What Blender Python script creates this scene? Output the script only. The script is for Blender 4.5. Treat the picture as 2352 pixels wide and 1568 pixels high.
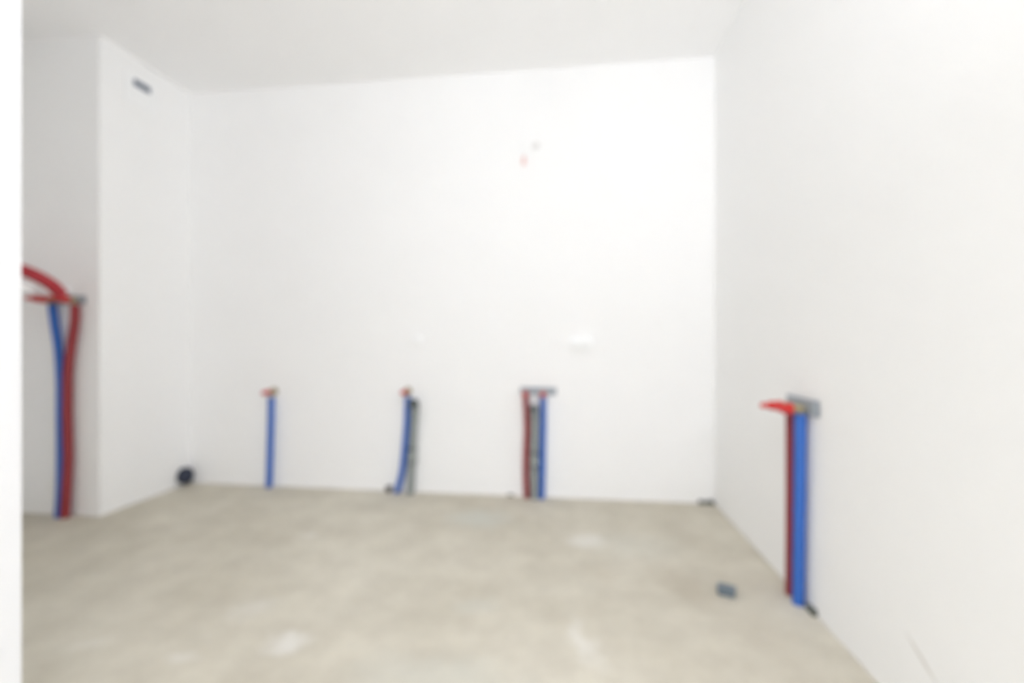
import bpy, bmesh, math, random
from mathutils import Vector, Matrix

S = bpy.context.scene
for o in list(bpy.data.objects):
    bpy.data.objects.remove(o)
COL = S.collection
PI = math.pi

# ------------------------------------------------------------------ camera
cam = bpy.data.cameras.new('camera')
camo = bpy.data.objects.new('camera', cam)
COL.objects.link(camo)
cam.sensor_width = 36.0
cam.lens = 16.0
cam.clip_start = 0.02
camo.location = (0, 0, 0.98)
camo.rotation_euler = (PI / 2, 0, math.radians(6.875))
cam.dof.use_dof = True
cam.dof.focus_distance = 0.30
cam.dof.aperture_fstop = 2.35
S.camera = camo

# ------------------------------------------------------------------ light and exposure
world = bpy.data.worlds.new('overcast')
S.world = world
world.use_nodes = True
bg = world.node_tree.nodes['Background']
bg.inputs[0].default_value = (0.90, 0.95, 1.0, 1)
bg.inputs[1].default_value = 1.0
WX0, WX1, WZ0, WZ1, WY = -2.7, 3.0, 0.25, 2.62, -3.2


def area(name, loc, rot, sx, sy, watts, col):
    l = bpy.data.lights.new(name, 'AREA')
    l.shape = 'RECTANGLE'
    l.size, l.size_y = sx, sy
    l.energy = watts
    l.color = col
    o = bpy.data.objects.new(name, l)
    o.location = loc
    o.rotation_euler = rot
    COL.objects.link(o)
    return o


# overcast daylight entering through the big window behind the camera
area('window_daylight', ((WX0 + WX1) / 2, WY + 0.01, (WZ0 + WZ1) / 2), (PI / 2, 0, 0),
     WX1 - WX0 - 0.1, WZ1 - WZ0 - 0.1, 6, (0.90, 0.95, 1.0))
# added soft point light above and behind the camera, no known lamp
gl = bpy.data.lights.new('added_fill', 'POINT')
gl.energy = 92
gl.shadow_soft_size = 0.22
gl.color = (0.955, 0.955, 1.0)
glo = bpy.data.objects.new('added_fill', gl)
glo.location = (0.7, -1.6, 1.95)
COL.objects.link(glo)
# two added lights behind the camera, aimed up to imitate bounced flash
area('added_uplight', (0.45, -0.45, 1.75), (PI - 0.2, 0, 0), 0.35, 0.35, 36, (0.88, 0.905, 1.0))
area('added_uplight', (2.0, -1.5, 1.55), (PI, 0, 0), 0.35, 0.35, 42, (0.88, 0.905, 1.0))

S.view_settings.view_transform = 'Standard'
S.view_settings.look = 'None'
S.view_settings.gamma = 1.0
S.view_settings.use_curve_mapping = False
S.view_settings.exposure = -0.09
S.cycles.max_bounces = 16
S.cycles.diffuse_bounces = 12
S.cycles.use_denoising = True
S.cycles.use_adaptive_sampling = True
S.cycles.adaptive_threshold = 0.08
S.cycles.adaptive_min_samples = 16


# ------------------------------------------------------------------ materials
def lin(r, g, b):
    f = lambda v: (v / 255 / 12.92) if v / 255 <= 0.04045 else ((v / 255 + 0.055) / 1.055) ** 2.4
    return (f(r), f(g), f(b), 1)


class NT:
    def __init__(s, name):
        s.m = bpy.data.materials.new(name)
        s.m.use_nodes = True
        s.t = s.m.node_tree
        s.b = s.t.nodes['Principled BSDF']

    def n(s, typ, **kw):
        x = s.t.nodes.new(typ)
        for k, v in kw.items():
            if k in x.inputs:
                x.inputs[k].default_value = v
            else:
                setattr(x, k, v)
        return x

    def l(s, a, b):
        s.t.links.new(a, b)


def plain(name, col, rough=0.5, metal=0.0, bump=0.0, bscale=60, var=0.06, vscale=14):
    t = NT(name)
    tc = t.n('ShaderNodeTexCoord')
    nz = t.n('ShaderNodeTexNoise', Scale=vscale, Detail=3.0)
    t.l(tc.outputs['Object'], nz.inputs['Vector'])
    mx = t.n('ShaderNodeMixRGB')
    mx.inputs[1].default_value = tuple(c * (1 - var) for c in col[:3]) + (1,)
    mx.inputs[2].default_value = tuple(min(1, c * (1 + var)) for c in col[:3]) + (1,)
    t.l(nz.outputs['Fac'], mx.inputs[0])
    t.l(mx.outputs[0], t.b.inputs['Base Color'])
    t.b.inputs['Roughness'].default_value = rough
    t.b.inputs['Metallic'].default_value = metal
    if bump:
        n2 = t.n('ShaderNodeTexNoise', Scale=bscale, Detail=4.0)
        t.l(tc.outputs['Object'], n2.inputs['Vector'])
        bp = t.n('ShaderNodeBump', Strength=bump, Distance=0.004)
        t.l(n2.outputs['Fac'], bp.inputs['Height'])
        t.l(bp.outputs['Normal'], t.b.inputs['Normal'])
    return t.m


PLASTER = plain('plaster', (0.935, 0.937, 0.937, 1), 0.85, bump=0.15, bscale=90, var=0.012, vscale=2.5)
PAINT = plain('ceiling_paint', (0.94, 0.942, 0.945, 1), 0.9, bump=0.1, bscale=70, var=0.012, vscale=1.6)


DIM_PLASTER = plain('dim_plaster', (0.76, 0.765, 0.775, 1), 0.85, bump=0.1, bscale=90, var=0.012, vscale=2.5)  # plaster colour darkened so the partition end looks less brightly lit


def stained_plaster():
    t = NT('plaster_stained')
    tc = t.n('ShaderNodeTexCoord')
    nz = t.n('ShaderNodeTexNoise', Scale=2.5, Detail=3.0)
    t.l(tc.outputs['Object'], nz.inputs['Vector'])
    mx = t.n('ShaderNodeMixRGB')
    mx.inputs[1].default_value = (0.93, 0.932, 0.932, 1)
    mx.inputs[2].default_value = (0.94, 0.942, 0.942, 1)
    t.l(nz.outputs['Fac'], mx.inputs[0])
    # a brownish scuff on the plaster: a short slanting streak
    sep = t.n('ShaderNodeSeparateXYZ')
    t.l(tc.outputs['Object'], sep.inputs[0])
    mp = t.n('ShaderNodeMapping')
    mp.vector_type = 'TEXTURE'
    mp.inputs['Location'].default_value = (0.887, 1.262, 0.182)
    mp.inputs['Rotation'].default_value = (math.radians(31), 0, 0)
    mp.inputs['Scale'].default_value = (1.0, 0.075, 0.008)
    t.l(tc.outputs['Object'], mp.inputs['Vector'])
    ln = t.n('ShaderNodeVectorMath', operation='LENGTH')
    t.l(mp.outputs[0], ln.inputs[0])
    mr = t.n('ShaderNodeMapRange')
    mr.inputs['From Min'].default_value = 0.4
    mr.inputs['From Max'].default_value = 1.0
    mr.inputs['To Min'].default_value = 0.35
    mr.inputs['To Max'].default_value = 0.0
    t.l(ln.outputs['Value'], mr.inputs['Value'])
    m2 = t.n('ShaderNodeMixRGB')
    m2.inputs[2].default_value = (0.42, 0.36, 0.28, 1)
    t.l(mr.outputs[0], m2.inputs[0])
    t.l(mx.outputs[0], m2.inputs[1])
    t.l(m2.outputs[0], t.b.inputs['Base Color'])
    t.b.inputs['Roughness'].default_value = 0.85
    return t.m


def screed():
    t = NT('screed')
    tc = t.n('ShaderNodeTexCoord')
    big = t.n('ShaderNodeTexNoise', Scale=1.3, Detail=5.0, Roughness=0.6)
    mid = t.n('ShaderNodeTexNoise', Scale=6.0, Detail=6.0, Roughness=0.65)
    fin = t.n('ShaderNodeTexNoise', Scale=55.0, Detail=4.0)
    for q in (big, mid, fin):
        t.l(tc.outputs['Object'], q.inputs['Vector'])
    r1 = t.n('ShaderNodeValToRGB')
    r1.color_ramp.elements[0].position = 0.36
    r1.color_ramp.elements[0].color = (0.525, 0.49, 0.405, 1)
    r1.color_ramp.elements[1].position = 0.66
    r1.color_ramp.elements[1].color = (0.625, 0.592, 0.505, 1)
    t.l(big.outputs['Fac'], r1.inputs[0])
    r2 = t.n('ShaderNodeValToRGB')
    r2.color_ramp.elements[0].position = 0.38
    r2.color_ramp.elements[0].color = (0.925, 0.918, 0.91, 1)
    r2.color_ramp.elements[1].position = 0.70
    r2.color_ramp.elements[1].color = (1.08, 1.08, 1.075, 1)
    t.l(mid.outputs['Fac'], r2.inputs[0])
    mu = t.n('ShaderNodeMixRGB')
    mu.blend_type = 'MULTIPLY'
    mu.inputs[0].default_value = 1.0
    t.l(r1.outputs[0], mu.inputs[1])
    t.l(r2.outputs[0], mu.inputs[2])
    last = mu.outputs[0]
    # dried plaster splashes and trowel patches on the screed
    wob = t.n('ShaderNodeVectorMath', operation='MULTIPLY_ADD')
    n3 = t.n('ShaderNodeTexNoise', Scale=9.0, Detail=3.0)
    t.l(tc.outputs['Object'], n3.inputs['Vector'])
    t.l(n3.outputs['Color'], wob.inputs[0])
    wob.inputs[1].default_value = (0.16, 0.16, 0)
    t.l(tc.outputs['Object'], wob.inputs[2])
    L = (0.72, 0.70, 0.65, 1)
    G = (0.56, 0.56, 0.50, 1)
    D = (0.36, 0.31, 0.235, 1)
    for x, y, rx, ry, a, c, k in [
            (-0.908, 1.39, 0.09, 0.06, 0.2, L, 0.75), (0.092, 2.274, 0.10, 0.09, 0.4, L, 0.65),
            (-0.484, 2.483, 0.20, 0.15, 0.2, G, 0.8), (-1.297, 2.168, 0.04, 0.04, 0, L, 0.45),
            (-1.177, 1.289, 0.06, 0.03, 0.1, L, 0.4), (-1.14, 1.538, 0.10, 0.06, 0.3, L, 0.3),
            (0.055, 1.50, 0.05, 0.13, 0.3, L, 0.55), (-0.324, 1.664, 0.11, 0.06, 0.5, G, 0.4),
            (-1.54, 1.30, 0.08, 0.04, 0.2, L, 0.25), (-0.394, 1.30, 0.30, 0.10, 0.1, G, 0.45),
            (0.47, 1.90, 0.10, 0.20, 0.5, D, 0.36), (0.13, 1.98, 0.10, 0.08, 0, D, 0.2),
            (0.33, 2.25, 0.25, 0.16, 0, G, 0.3), (0.66, 1.60, 0.10, 0.20, 0, D, 0.2)]:
        mp = t.n('ShaderNodeMapping')
        mp.vector_type = 'TEXTURE'
        mp.inputs['Location'].default_value = (x + 0.08, y + 0.08, 0)
        mp.inputs['Rotation'].default_value = (0, 0, a)
        mp.inputs['Scale'].default_value = (rx, ry, 1)
        t.l(wob.outputs[0], mp.inputs['Vector'])
        ln = t.n('ShaderNodeVectorMath', operation='LENGTH')
        t.l(mp.outputs[0], ln.inputs[0])
        mr = t.n('ShaderNodeMapRange')
        mr.inputs['From Min'].default_value = 0.35
        mr.inputs['From Max'].default_value = 1.15
        mr.inputs['To Min'].default_value = k
        mr.inputs['To Max'].default_value = 0.0
        t.l(ln.outputs['Value'], mr.inputs['Value'])
        m2 = t.n('ShaderNodeMixRGB')
        m2.inputs[2].default_value = c
        t.l(mr.outputs[0], m2.inputs[0])
        t.l(last, m2.inputs[1])
        last = m2.outputs[0]
    t.l(last, t.b.inputs['Base Color'])
    t.b.inputs['Roughness'].default_value = 0.8
    bp = t.n('ShaderNodeBump', Strength=0.2, Distance=0.003)
    t.l(fin.outputs['Fac'], bp.inputs['Height'])
    t.l(bp.outputs['Normal'], t.b.inputs['Normal'])
    return t.m


STAINED = stained_plaster()
SCREED = screed()
RED_FOAM = plain('red_foam', lin(148, 48, 54), 0.55, bump=0.1)
RED_HOSE = plain('red_hose', lin(172, 40, 52), 0.45, bump=0.1)
BLUE_FOAM = plain('blue_foam', lin(46, 101, 187), 0.5, bump=0.1)
RED_PLUG = plain('red_plastic', lin(200, 42, 40), 0.35)
BRASS = plain('brass', lin(176, 164, 134), 0.4, 0.6)
ZINC = plain('galvanised_steel', lin(158, 166, 174), 0.5, 0.15, var=0.12)
GREY_PVC = plain('grey_plastic', lin(144, 150, 149), 0.5)
RUBBER = plain('black_rubber', lin(66, 72, 74), 0.6)
BLACK = plain('dark_opening', lin(48, 54, 72), 0.7)
WHITE_PL = plain('white_plastic', (0.95, 0.96, 0.965, 1), 0.3, var=0.01)
WHITE_PIPE = plain('white_pipe', (0.95, 0.955, 0.96, 1), 0.2, 0.0, var=0.02)
SLOT_SHADE = plain('slot_shade', lin(92, 106, 128), 0.5)
SLATE = plain('slate_grey_plastic', lin(104, 116, 126), 0.5)
FOAM_DK = plain('dark_grey_foam', lin(82, 86, 78), 0.8, bump=0.3)
BROWN = plain('brown_grey_plastic', lin(78, 70, 62), 0.6)
WIRE = plain('cable_sheath', lin(190, 186, 184), 0.5)
WIRE_PALE = plain('pale_grommet', lin(222, 220, 218), 0.5)
COLLAR = plain('light_grey_plastic', lin(150, 156, 154), 0.5)
WIRE_RED = plain('red_wire', lin(232, 176, 168), 0.5)
FRAMEM = plain('window_frame_white', (0.8, 0.8, 0.8, 1), 0.4)

# ------------------------------------------------------------------ helpers


def obj(name, bm, mat, parent=None, smooth=True, bevel=0.0):
    me = bpy.data.meshes.new(name)
    bmesh.ops.recalc_face_normals(bm, faces=bm.faces[:])
    bm.to_mesh(me)
    bm.free()
    me.materials.append(mat)
    if smooth:
        for p in me.polygons:
            p.use_smooth = True
    o = bpy.data.objects.new(name, me)
    COL.objects.link(o)
    if parent is not None:
        o.parent = parent
    if bevel:
        m = o.modifiers.new('bevel', 'BEVEL')
        m.width = bevel
        m.segments = 3
        m.limit_method = 'ANGLE'
    return o


def tag(o, label, cat, group=None):
    o['label'] = label
    o['category'] = cat
    if group:
        o['group'] = group
    return o


def thing(name, label, cat, loc, group=None):
    o = bpy.data.objects.new(name, None)
    o.empty_display_size = 0.05
    o.location = loc
    COL.objects.link(o)
    return tag(o, label, cat, group)


def struct(name, bm, mat, label, cat, parent=None):
    o = obj(name, bm, mat, parent, smooth=False)
    if parent is None:
        o['kind'] = 'structure'
        o['label'] = label
        o['category'] = cat
    return o


def box(bm, x0, x1, y0, y1, z0, z1):
    vs = [bm.verts.new((x, y, z)) for x in (x0, x1) for y in (y0, y1) for z in (z0, z1)]
    for f in ((0, 1, 3, 2), (4, 6, 7, 5), (0, 4, 5, 1), (2, 3, 7, 6), (0, 2, 6, 4), (1, 5, 7, 3)):
        bm.faces.new([vs[i] for i in f])
    return vs


def boxbm(*a):
    bm = bmesh.new()
    box(bm, *a)
    return bm


def spline(pts, per=8):
    P = [Vector(p) for p in pts]
    if len(P) < 3:
        return P
    E = [P[0] * 2 - P[1]] + P + [P[-1] * 2 - P[-2]]
    out = []
    for i in range(1, len(E) - 2):
        a, b, c, d = E[i - 1:i + 3]
        for k in range(per):
            t = k / per
            out.append(0.5 * ((2 * b) + (c - a) * t + (2 * a - 5 * b + 4 * c - d) * t * t
                              + (3 * b - a - 3 * c + d) * t ** 3))
    out.append(P[-1])
    return out


def tube(bm, pts, r, seg=20, per=8, ripple=0.0):
    P = spline(pts, per)
    rings = []
    up = None
    for i, p in enumerate(P):
        d = (P[min(i + 1, len(P) - 1)] - P[max(i - 1, 0)]).normalized()
        if up is None:
            up = Vector((1, 0, 0)) if abs(d.x) < 0.8 else Vector((0, 1, 0))
        u = (up - d * up.dot(d)).normalized()
        up = u
        v = d.cross(u)
        rr = r(i / (len(P) - 1)) if callable(r) else r
        if ripple and i % 2:
            rr -= ripple
        rings.append([bm.verts.new(p + (u * math.cos(2 * PI * k / seg) + v * math.sin(2 * PI * k / seg)) * rr)
                      for k in range(seg)])
    for a, b in zip(rings, rings[1:]):
        for k in range(seg):
            bm.faces.new((a[k], a[(k + 1) % seg], b[(k + 1) % seg], b[k]))
    bm.faces.new(rings[0][::-1])
    bm.faces.new(rings[-1])
    return bm


def lathe(bm, origin, axis, prof, seg=24):
    """prof: (distance along axis, radius)"""
    o = Vector(origin)
    d = Vector(axis).normalized()
    u = Vector((0, 0, 1)) if abs(d.z) < 0.8 else Vector((1, 0, 0))
    u = (u - d * u.dot(d)).normalized()
    v = d.cross(u)
    rings = []
    for h, r in prof:
        r = max(r, 0.0004)
        rings.append([bm.verts.new(o + d * h + (u * math.cos(2 * PI * k / seg) + v * math.sin(2 * PI * k / seg)) * r)
                      for k in range(seg)])
    for a, b in zip(rings, rings[1:]):
        for k in range(seg):
            bm.faces.new((a[k], a[(k + 1) % seg], b[(k + 1) % seg], b[k]))
    bm.faces.new(rings[0][::-1])
    bm.faces.new(rings[-1])
    return bm


def sharp(o, ang=35):
    """keep hard edges on lathed pieces"""
    me = o.data
    bm = bmesh.new()
    bm.from_mesh(me)
    for e in bm.edges:
        if len(e.link_faces) == 2 and e.calc_face_angle(0) > math.radians(ang):
            e.smooth = False
    bm.to_mesh(me)
    bm.free()
    return o


# ------------------------------------------------------------------ room shell
XR, XL, YB, YP, XN, H = 0.887, -2.600, 2.872, 2.255, -3.12, 2.70
struct('floor', boxbm(-3.3, 3.7, -3.4, 3.1, -0.15, 0.0), SCREED, 'bare beige grey screed floor with pale splashes', 'floor')
struct('ceiling', boxbm(-3.3, 3.7, -3.4, 3.1, H, H + 0.15), PAINT, 'plain white painted ceiling', 'ceiling')
struct('wall_back', boxbm(XL - 0.02, XR + 0.02, YB, YB + 0.2, 0, H), PLASTER, 'white plaster wall behind the row of pipe stubs', 'wall')
struct('wall_right', boxbm(XR, 3.5, 0.6, YB + 0.2, 0, H), STAINED, 'white plaster wall on the right with bluish daylight', 'wall')
struct('wall_left', boxbm(XN, XL, YP, YB + 0.2, 0, H), PLASTER, 'white plaster corner block jutting out on the left', 'wall')
struct('wall_niche', boxbm(XN - 0.18, XN, 0.1, YB + 0.2, 0, H), PLASTER, 'side wall of the shaded niche behind the partition', 'wall')
struct('wall_partition', boxbm(XN, -1.208, 0.744, 0.862, 0, H), PLASTER, 'white partition ending at the far left in front', 'wall')
struct('trim_1', boxbm(-1.208, -1.19, 0.738, 0.864, 0, H), DIM_PLASTER, 'added darker end lining of the partition at far left', 'trim')  # lining added to bring down the light on the partition end
struct('wall_side', boxbm(3.5, 3.68, -3.4, YB + 0.2, 0, H), PLASTER, 'side wall of the open room behind the camera', 'wall')
struct('wall_far', boxbm(XN - 0.18, XN, -3.4, 0.1, 0, H), PLASTER, 'far side wall of the room behind the camera', 'wall')
bm = bmesh.new()
box(bm, XN, WX0, WY - 0.2, WY, 0, H)
box(bm, WX1, 3.5, WY - 0.2, WY, 0, H)
box(bm, WX0, WX1, WY - 0.2, WY, 0, WZ0)
box(bm, WX0, WX1, WY - 0.2, WY, WZ1, H)
struct('wall_front', bm, PLASTER, 'window wall behind the camera', 'wall')

# ------------------------------------------------------------------ water connections


def frame(n):
    """wall frame: n = wall normal into the room, a = along the wall"""
    n = Vector(n)
    a = Vector((0, 0, 1)).cross(n)
    return n, a


def mounting_plate(root, wall_pt, n, half, hgt, holes=4):
    n, a = frame(n)
    bm = bmesh.new()
    t = 0.003
    prof = [(-half, 0.004), (-half * 0.86, 0.004), (-half * 0.80, 0.012), (half * 0.80, 0.012),
            (half * 0.86, 0.004), (half, 0.004)]
    front = []
    for s, d in prof:
        front.append([Vector(a * s + n * (d + dd) + Vector((0, 0, z))) for dd in (0, t) for z in (-hgt / 2, hgt / 2)])
    vs = [[bm.verts.new(p) for p in r] for r in front]
    for p, q in zip(vs, vs[1:]):
        for i, j in ((0, 1), (1, 3), (3, 2), (2, 0)):
            bm.faces.new((p[i], p[j], q[j], q[i]))
    for r in (vs[0], vs[-1]):
        bm.faces.new((r[0], r[1], r[3], r[2]))
    pl = obj('mounting_plate', bm, ZINC, root, smooth=False, bevel=0.001)
    pl.location = Vector(wall_pt) - root.location
    for s in (-1, 1):
        b = bmesh.new()
        lathe(b, a * (s * half * 0.93) + n * 0.006, n, [(0, 0.007), (0.003, 0.007), (0.005, 0.005), (0.005, 0.0)], 12)
        obj('screw', b, ZINC, pl)
    return pl


def connection(root, wall_pt, n, leg, out=0.055, tip=0.125, flange=False, fat=1.0):
    """brass wall elbow with a long red test plug; wall_pt is on the wall at plug height"""
    n, a = frame(n)
    w = Vector(wall_pt) - root.location
    bm = bmesh.new()
    if flange:
        lathe(bm, w, n, [(0, 0.026), (0.004, 0.026), (0.006, 0.022), (0.006, 0.012)])
    lathe(bm, w + n * 0.002, n, [(0, 0.012), (0.020, 0.012), (0.024, 0.0155), (out - 0.012, 0.0155),
                                 (out - 0.010, 0.0175), (out, 0.0175), (out, 0.010)], 6 if False else 24)
    tube(bm, [w + n * 0.028, w + n * 0.028 - Vector((0, 0, leg))], 0.0115, 16)
    sharp(obj('brass_elbow', bm, BRASS, root))
    bm = bmesh.new()
    L = tip - out
    prof = [(0, 0.0125), (0.004, 0.0165), (0.014, 0.0175), (0.017, 0.0155), (L * 0.10 + 0.015, 0.0155),
            (L * 0.60, 0.0150), (L * 0.64, 0.0095), (L - 0.004, 0.0090), (L, 0.0075)]
    lathe(bm, w + n * out, n, [(h, r * fat) for h, r in prof], 20)
    pg = sharp(obj('plug', bm, RED_PLUG, root))
    b = bmesh.new()
    p = w + n * (out + L * 0.80)
    for s in (-1, 1):
        lathe(b, p, a * s, [(0.004, 0.004), (0.014, 0.004), (0.016, 0.003)], 10)
    obj('handle', b, RED_PLUG, pg)


def pipe(root, pts, r, mat, label, name='pipe', ripple=0.0, per=10):
    bm = bmesh.new()
    tube(bm, [Vector(p) - root.location for p in pts], r, 22, per, ripple)
    o = sharp(obj(name, bm, mat, root))
    o['label'] = label
    return o


BACK, RIGHT = (0, -1, 0), (-1, 0, 0)
Y1 = YB - 0.028

# single blue pipe, left of the back wall
root = thing('water_connection', 'single blue pipe with red plug, no grey pipe beside it', 'pipe', (-1.985, Y1, 0))
pipe(root, [(-1.973, Y1, 0.605), (-1.976, Y1, 0.45), (-1.983, Y1, 0.22), (-1.990, Y1, 0.0)], 0.0205, BLUE_FOAM, 'blue insulated pipe')
connection(root, (-1.970, YB, 0.643), BACK, 0.05, flange=True)

# blue pipe that bends at its foot
root = thing('water_connection', 'blue pipe bending left at its foot, beside one grey drain pipe', 'pipe', (-1.05, Y1, 0))
pipe(root, [(-1.024, Y1, 0.622), (-1.025, Y1, 0.55), (-1.027, Y1, 0.47), (-1.035, Y1, 0.363), (-1.045, Y1, 0.253),
            (-1.060, Y1, 0.134), (-1.086, Y1, 0.03), (-1.097, Y1, 0.0)], 0.0195, BLUE_FOAM, 'bent blue insulated pipe')
connection(root, (-1.030, YB, 0.656), BACK, 0.05, flange=True, tip=0.115)

# red and blue pair under a long grey bracket, back wall
root = thing('water_connection', 'red and blue pipes under a level grey bracket on the back wall', 'pipe', (-0.2, Y1, 0))
mounting_plate(root, (-0.178, YB, 0.668), BACK, 0.113, 0.045)
pipe(root, [(-0.257, Y1, 0.640), (-0.252, Y1, 0.56), (-0.248, Y1, 0.42), (-0.254, Y1, 0.276), (-0.255, Y1, 0.145), (-0.249, Y1, 0.0)],
     0.0185, RED_FOAM, 'dark red insulated pipe')
pipe(root, [(-0.147, Y1, 0.632), (-0.147, Y1, 0.46), (-0.150, Y1, 0.306), (-0.153, Y1, 0.149), (-0.156, Y1, 0.0)],
     0.0195, BLUE_FOAM, 'blue insulated pipe')
connection(root, (-0.254, YB, 0.655), BACK, 0.035, tip=0.125)
connection(root, (-0.146, YB, 0.655), BACK, 0.035, tip=0.125)

# red and blue pair on the right wall
root = thing('water_connection', 'tall red and blue pipes under a tilted grey bracket on the right wall', 'pipe', (0.86, 1.85, 0))
mounting_plate(root, (XR, 1.838, 0.740), RIGHT, 0.118, 0.058)
pipe(root, [(0.862, 1.880, 0.712), (0.862, 1.880, 0.35), (0.862, 1.884, 0.0)], 0.0185, RED_FOAM, 'dark red insulated pipe')
pipe(root, [(0.859, 1.803, 0.712), (0.859, 1.808, 0.40), (0.859, 1.818, 0.0)], 0.0205, BLUE_FOAM, 'bright blue insulated pipe')
connection(root, (XR, 1.880, 0.731), RIGHT, 0.03, tip=0.135, fat=1.15)
connection(root, (XR, 1.803, 0.731), RIGHT, 0.03, tip=0.112, fat=1.3)

# red and blue pair in the shaded niche
Y2 = YP - 0.032
root = thing('water_connection', 'crossing red and blue pipes in the shaded niche at far left', 'pipe', (-2.79, Y2, 0))
mounting_plate(root, (-2.803, YP, 1.214), BACK, 0.122, 0.045)
pipe(root, [(-2.716, Y2, 1.185), (-2.720, Y2, 1.087), (-2.740, Y2, 0.965), (-2.760, Y2, 0.82), (-2.765, Y2, 0.577),
            (-2.760, Y2, 0.334), (-2.766, Y2 - 0.004, 0.139), (-2.776, Y2 - 0.004, 0.0)], 0.0215, RED_FOAM, 'dark red insulated pipe')
pipe(root, [(-2.862, Y2, 1.185), (-2.845, Y2, 1.075), (-2.822, Y2, 0.941), (-2.809, Y2, 0.771), (-2.808, Y2, 0.576),
            (-2.806, Y2, 0.332), (-2.810, Y2, 0.138), (-2.818, Y2, 0.0)], 0.0205, BLUE_FOAM, 'blue insulated pipe')
connection(root, (-2.730, YP, 1.212), BACK, 0.04, tip=0.15, fat=1.2)
connection(root, (-2.872, YP, 1.212), BACK, 0.04, tip=0.15, fat=1.2)

# thick red hose and white pipe that run from the niche side wall
root = thing('red_hose', 'thick red curved hose reaching out above the niche pipes', 'hose', (XN, 1.93, 1.37))
pipe(root, [(XN, 1.93, 1.372), (-2.95, 1.93, 1.370), (-2.759, 1.95, 1.352), (-2.687, 1.97, 1.329), (-2.651, 2.0, 1.304),
            (-2.640, 2.05, 1.270), (-2.648, 2.095, 1.233)], 0.030, RED_HOSE, 'thick red foam sleeve', 'sleeve', per=10)
pipe(root, [(-2.647, 2.088, 1.238), (-2.655, 2.102, 1.226), (-2.698, 2.115, 1.213)], 0.011, RED_PLUG, 'thin red end of the hose', 'hose_end')
root = thing('white_pipe', 'bright white pipe curving below the thick red hose', 'pipe', (-2.80, YP, 1.245))
pipe(root, [(-2.802, YP, 1.270), (-2.798, 2.20, 1.262), (-2.785, 2.12, 1.246), (-2.722, 2.03, 1.240), (-2.62, 1.92, 1.240), (-2.57, 1.79, 1.245),
            (-2.61, 1.65, 1.25), (-2.75, 1.56, 1.25), (XN, 1.53, 1.25)], 0.021, WHITE_PIPE, 'white pipe run', 'pipe_run')
bm = bmesh.new()
lathe(bm, Vector((-2.802, YP, 1.270)) - root.location, (0, -1, 0), [(0, 0.029), (0.004, 0.029), (0.007, 0.024), (0.007, 0.0215)], 22)
sharp(obj('wall_collar', bm, WHITE_PIPE, root))


# ------------------------------------------------------------------ grey drain pipes
def drain(x, y, lean, ztop, label, rmouth, mouth_dx, mouth_len=0.085):
    r = thing('drain_pipe', label, 'pipe', (x, y, 0), None)
    R = 0.0255
    xt = x + lean
    pipe(r, [(x, y, 0), (x + lean * 0.4, y, ztop * 0.4), (xt, y, ztop - 0.06)], R, GREY_PVC, 'grey plastic pipe', 'pipe_shaft')
    # socket collar about a quarter metre up
    bm = bmesh.new()
    cx = lean * 0.42
    lathe(bm, (cx, 0, 0.205), (0, 0, 1), [(0, R), (0.004, R + 0.003), (0.062, R + 0.003), (0.064, R + 0.005), (0.074, R + 0.005), (0.078, R)])
    c = sharp(obj('socket_collar', bm, COLLAR, r))
    b = bmesh.new()
    lathe(b, (cx, 0, 0.284), (0, 0, 1), [(0, R), (0.001, R + 0.004), (0.009, R + 0.004), (0.010, R)])
    obj('seal', b, RUBBER, c)
    b = bmesh.new()
    lathe(b, (cx, 0, 0.196), (0, 0, 1), [(0, R), (0.001, R + 0.0035), (0.008, R + 0.0035), (0.009, R)])
    obj('seal', b, RUBBER, c)
    # elbow turning into the room; dark disc imitates shade in its mouth
    bm = bmesh.new()
    p0 = Vector((lean, 0, ztop - 0.065))
    tube(bm, [p0, p0 + Vector((0, 0, 0.03)), p0 + Vector((mouth_dx * 0.3, -0.012, 0.052)), p0 + Vector((mouth_dx * 0.6, -0.032, 0.062)),
              p0 + Vector((mouth_dx, -0.055, 0.064))], R + 0.002, 22, 6)
    q = p0 + Vector((mouth_dx, -0.050, 0.064))
    dr = Vector((mouth_dx * 0.8, -0.05, 0))
    L = mouth_len - 0.05
    lathe(bm, q, dr, [(0, R), (0.004, rmouth - 0.002), (L - 0.01, rmouth - 0.002), (L - 0.008, rmouth), (L, rmouth), (L, rmouth - 0.006),
                      (L - 0.028, rmouth - 0.006), (L - 0.028, 0.0)])
    e = sharp(obj('elbow', bm, GREY_PVC, r))
    b = bmesh.new()
    lathe(b, q + dr.normalized() * (L - 0.012), dr, [(0, rmouth - 0.0065), (0.0125, rmouth - 0.0065), (0.0135, rmouth - 0.009), (0.0135, 0.0005)])
    o = obj('mouth', b, RUBBER, e)
    o['label'] = 'dark disc for rubber seal and shade in the mouth'
    return r


drain(-1.001, YB - 0.036, 0.030, 0.592, 'grey drain pipe beside the bending blue pipe', 0.033, 0.012)
drain(-0.2025, YB - 0.036, 0.002, 0.572, 'grey drain pipe between the red and blue pipes', 0.027, -0.001)

# black capped drain stub in the left back corner
root = thing('drain_stub', 'dark capped drain stub low in the left back corner', 'drain', (XL, 2.806, 0.066))
bm = bmesh.new()
lathe(bm, (-0.05, 0, 0), (1, 0, 0), [(0, 0.048), (0.075, 0.048), (0.075, 0.040)], 28)
sharp(obj('pipe_socket', bm, GREY_PVC, root))
bm = bmesh.new()
lathe(bm, (0.012, 0, 0), (1, 0, 0.12), [(0, 0.054), (0.022, 0.056), (0.030, 0.053), (0.034, 0.044), (0.028, 0.040), (0.028, 0.0)], 28)
o = sharp(obj('cap', bm, BLACK, root))
o['label'] = 'dark blue black cap'

# ------------------------------------------------------------------ electrical boxes, cable, vent


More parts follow.
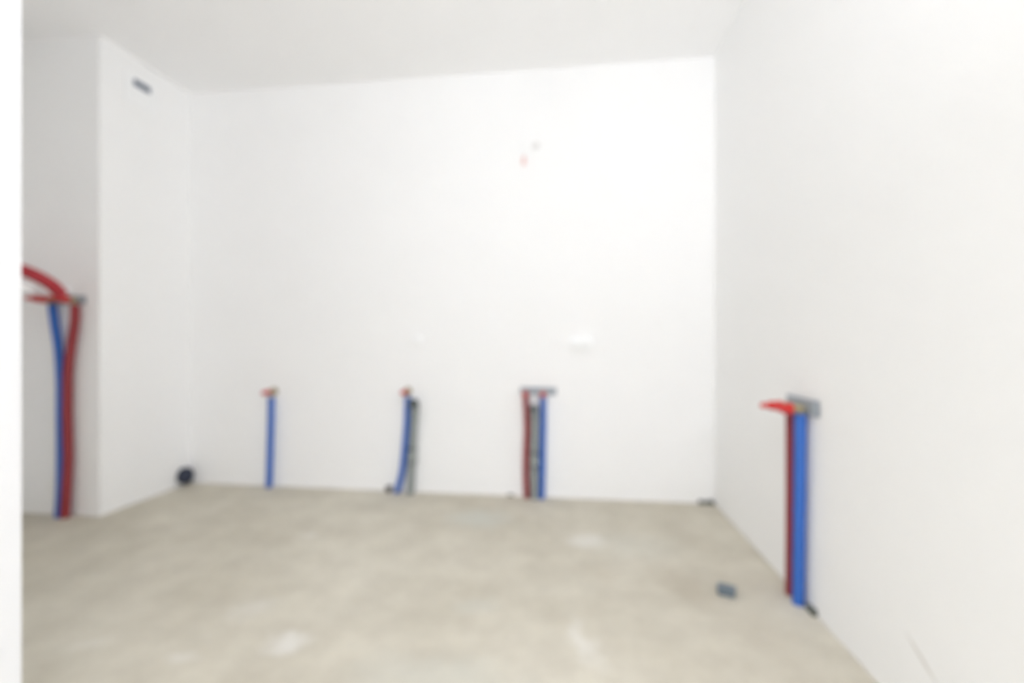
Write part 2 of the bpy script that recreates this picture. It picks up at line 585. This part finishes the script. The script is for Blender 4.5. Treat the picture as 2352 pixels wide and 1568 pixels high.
def lid(root, c, r=0.034):
    bm = bmesh.new()
    v = Vector(c) - root.location
    lathe(bm, v, (0, -1, 0), [(0, r), (0.016, r), (0.020, r - 0.003), (0.022, r - 0.010), (0.022, 0.0)], 28)
    o = sharp(obj('lid', bm, WHITE_PL, root))
    for s in (-1, 1):
        b = bmesh.new()
        lathe(b, v + Vector((s * 0.021, -0.0215, 0)), (0, -1, 0), [(0, 0.004), (0.0015, 0.0035), (0.0015, 0)], 10)
        obj('screw', b, WHITE_PL, o)
    return o


def back_ring(root, c, w, h):
    """rounded collar plate flush on the wall"""
    v = Vector(c) - root.location
    bm = bmesh.new()
    r = h / 2
    pts = []
    for sx, a0 in ((1, -PI / 2), (-1, PI / 2)):
        for k in range(13):
            a = a0 + PI * k / 12
            pts.append((sx * (w / 2 - r) + r * math.cos(a), r * math.sin(a)))
    f = [bm.verts.new(v + Vector((x, 0, z))) for x, z in pts]
    g = [bm.verts.new(v + Vector((x, -0.008, z))) for x, z in pts]
    n = len(pts)
    bm.faces.new(f)
    bm.faces.new(g[::-1])
    for k in range(n):
        bm.faces.new((f[k], g[k], g[(k + 1) % n], f[(k + 1) % n]))
    return sharp(obj('box_rim', bm, WHITE_PL, root))


root = thing('socket_box', 'single round white box cover above the bending blue pipe', 'wall box', (-0.966, YB, 0.988))
back_ring(root, (-0.966, YB, 0.988), 0.066, 0.064)
lid(root, (-0.966, YB - 0.006, 0.988), 0.029)
root = thing('socket_box', 'double white box cover right of the level grey bracket', 'wall box', (0.086, YB, 0.972))
back_ring(root, (0.086, YB, 0.972), 0.146, 0.074)
lid(root, (0.051, YB - 0.006, 0.966))
lid(root, (0.121, YB - 0.006, 0.974))

root = thing('lamp_cable', 'short pale cable with reddish end high on the back wall', 'cable', (-0.197, YB, 2.215))
bm = bmesh.new()
lathe(bm, (0, 0, 0), (0, -1, 0), [(0, 0.022), (0.003, 0.022), (0.004, 0.016), (0.004, 0)], 18)
obj('wall_grommet', bm, WIRE_PALE, root)
bm = bmesh.new()
tube(bm, [(0, 0.0, 0), (-0.012, -0.03, 0.002), (-0.036, -0.045, -0.012), (-0.060, -0.04, -0.045), (-0.070, -0.03, -0.075)], 0.0045, 12)
c = obj('sheath', bm, WHITE_PL, root)
for dx in (-0.004, 0.004):
    bm = bmesh.new()
    tube(bm, [(-0.069 + dx * 0.5, -0.031, -0.070), (-0.072 + dx, -0.026, -0.095), (-0.073 + dx * 1.6, -0.02, -0.125)], 0.0036, 10)
    o = obj('wire_end', bm, WIRE_RED, root)
    o['label'] = 'pale red wire end'

root = thing('wall_vent', 'white vent plate with dark slot below the ceiling at left', 'vent', (XL, 2.505, 2.54))
bm = bmesh.new()
a, b2, c2, d2 = -0.105, 0.095, -0.13, 0.055
# frame of four bars around the slot
for y0, y1, z0, z1 in ((a, b2, 0.028, d2), (a, b2, c2, -0.014), (a, -0.058, -0.014, 0.028), (0.058, b2, -0.014, 0.028)):
    box(bm, 0.0, 0.010, y0, y1, z0, z1)
obj('vent_plate', bm, WHITE_PL, root, smooth=False)
o = obj('vent_slot', boxbm(0.0, 0.004, -0.058, 0.058, -0.014, 0.028), SLOT_SHADE, root, smooth=False)  # slate panel put in for the shade inside the open slot
o['label'] = 'dark panel for the shade in the slot'
for k in range(2):
    obj('louvre', boxbm(0.001, 0.007, -0.058, 0.058, -0.002 + k * 0.013, 0.0 + k * 0.013), SLOT_SHADE, o, smooth=False)

# ------------------------------------------------------------------ small things on the floor
root = thing('outlet_box', 'small blue grey box on the floor before the right wall', 'box', (0.614, 1.850, 0))
root.rotation_euler = (0, 0, math.radians(-22))
bm = boxbm(-0.031, 0.031, -0.020, 0.020, 0, 0.024)
obj('body', bm, SLATE, root, smooth=False, bevel=0.004)
o = obj('lid', boxbm(-0.033, 0.033, -0.022, 0.022, 0.024, 0.032), SLATE, root, smooth=False, bevel=0.003)
for sx in (-1, 1):
    b = bmesh.new()
    lathe(b, (sx * 0.024, 0, 0.032), (0, 0, 1), [(0, 0.004), (0.0015, 0.004), (0.0015, 0)], 10)
    obj('screw', b, ZINC, o)

root = thing('conduit_stub', 'small brown capped stub at the foot of the bending pipe', 'conduit', (-1.150, YB, 0.022))
bm = bmesh.new()
lathe(bm, (0, 0, 0), (0, -1, 0), [(0, 0.015), (0.030, 0.015), (0.030, 0.010)], 18)
sharp(obj('tube_end', bm, BROWN, root))
bm = bmesh.new()
lathe(bm, (0, -0.022, 0), (-0.2, -1, 0), [(0, 0.020), (0.014, 0.021), (0.018, 0.017), (0.018, 0)], 18)
sharp(obj('cap', bm, BROWN, root))


def strip(label, x0, x1, y0, y1, h, seed):
    """offcut of foam edge strip showing at the foot of a wall, ragged on top"""
    rnd = random.Random(seed)
    bm = bmesh.new()
    n = 7
    rows = []
    for i in range(n):
        f = i / (n - 1)
        hh = h * (0.55 + 0.45 * rnd.random()) * (0.6 if i in (0, n - 1) else 1)
        if abs(x1 - x0) > abs(y1 - y0):
            x = x0 + (x1 - x0) * f
            q = [(x, y0, 0), (x, y1, 0), (x, y1, hh), (x, y0, hh * 0.85)]
        else:
            y = y0 + (y1 - y0) * f
            q = [(x0, y, 0), (x1, y, 0), (x1, y, hh), (x0, y, hh * 0.85)]
        rows.append([bm.verts.new(p) for p in q])
    for p, q in zip(rows, rows[1:]):
        for k in range(4):
            bm.faces.new((p[k], p[(k + 1) % 4], q[(k + 1) % 4], q[k]))
    bm.faces.new(rows[0])
    bm.faces.new(rows[-1][::-1])
    o = obj('edge_strip', bm, FOAM_DK, None, smooth=False)
    return tag(o, label, 'foam strip')


strip('dark foam strip scrap at the foot of the blue pipe on the right wall', XR - 0.016, XR, 1.738, 1.797, 0.024, 1)
strip('dark foam strip scrap in the right back corner of the floor', 0.79, 0.882, YB - 0.014, YB, 0.026, 2)
strip('tiny dark foam scrap at the wall foot left of the red pipe', -0.375, -0.335, YB - 0.008, YB, 0.014, 3)
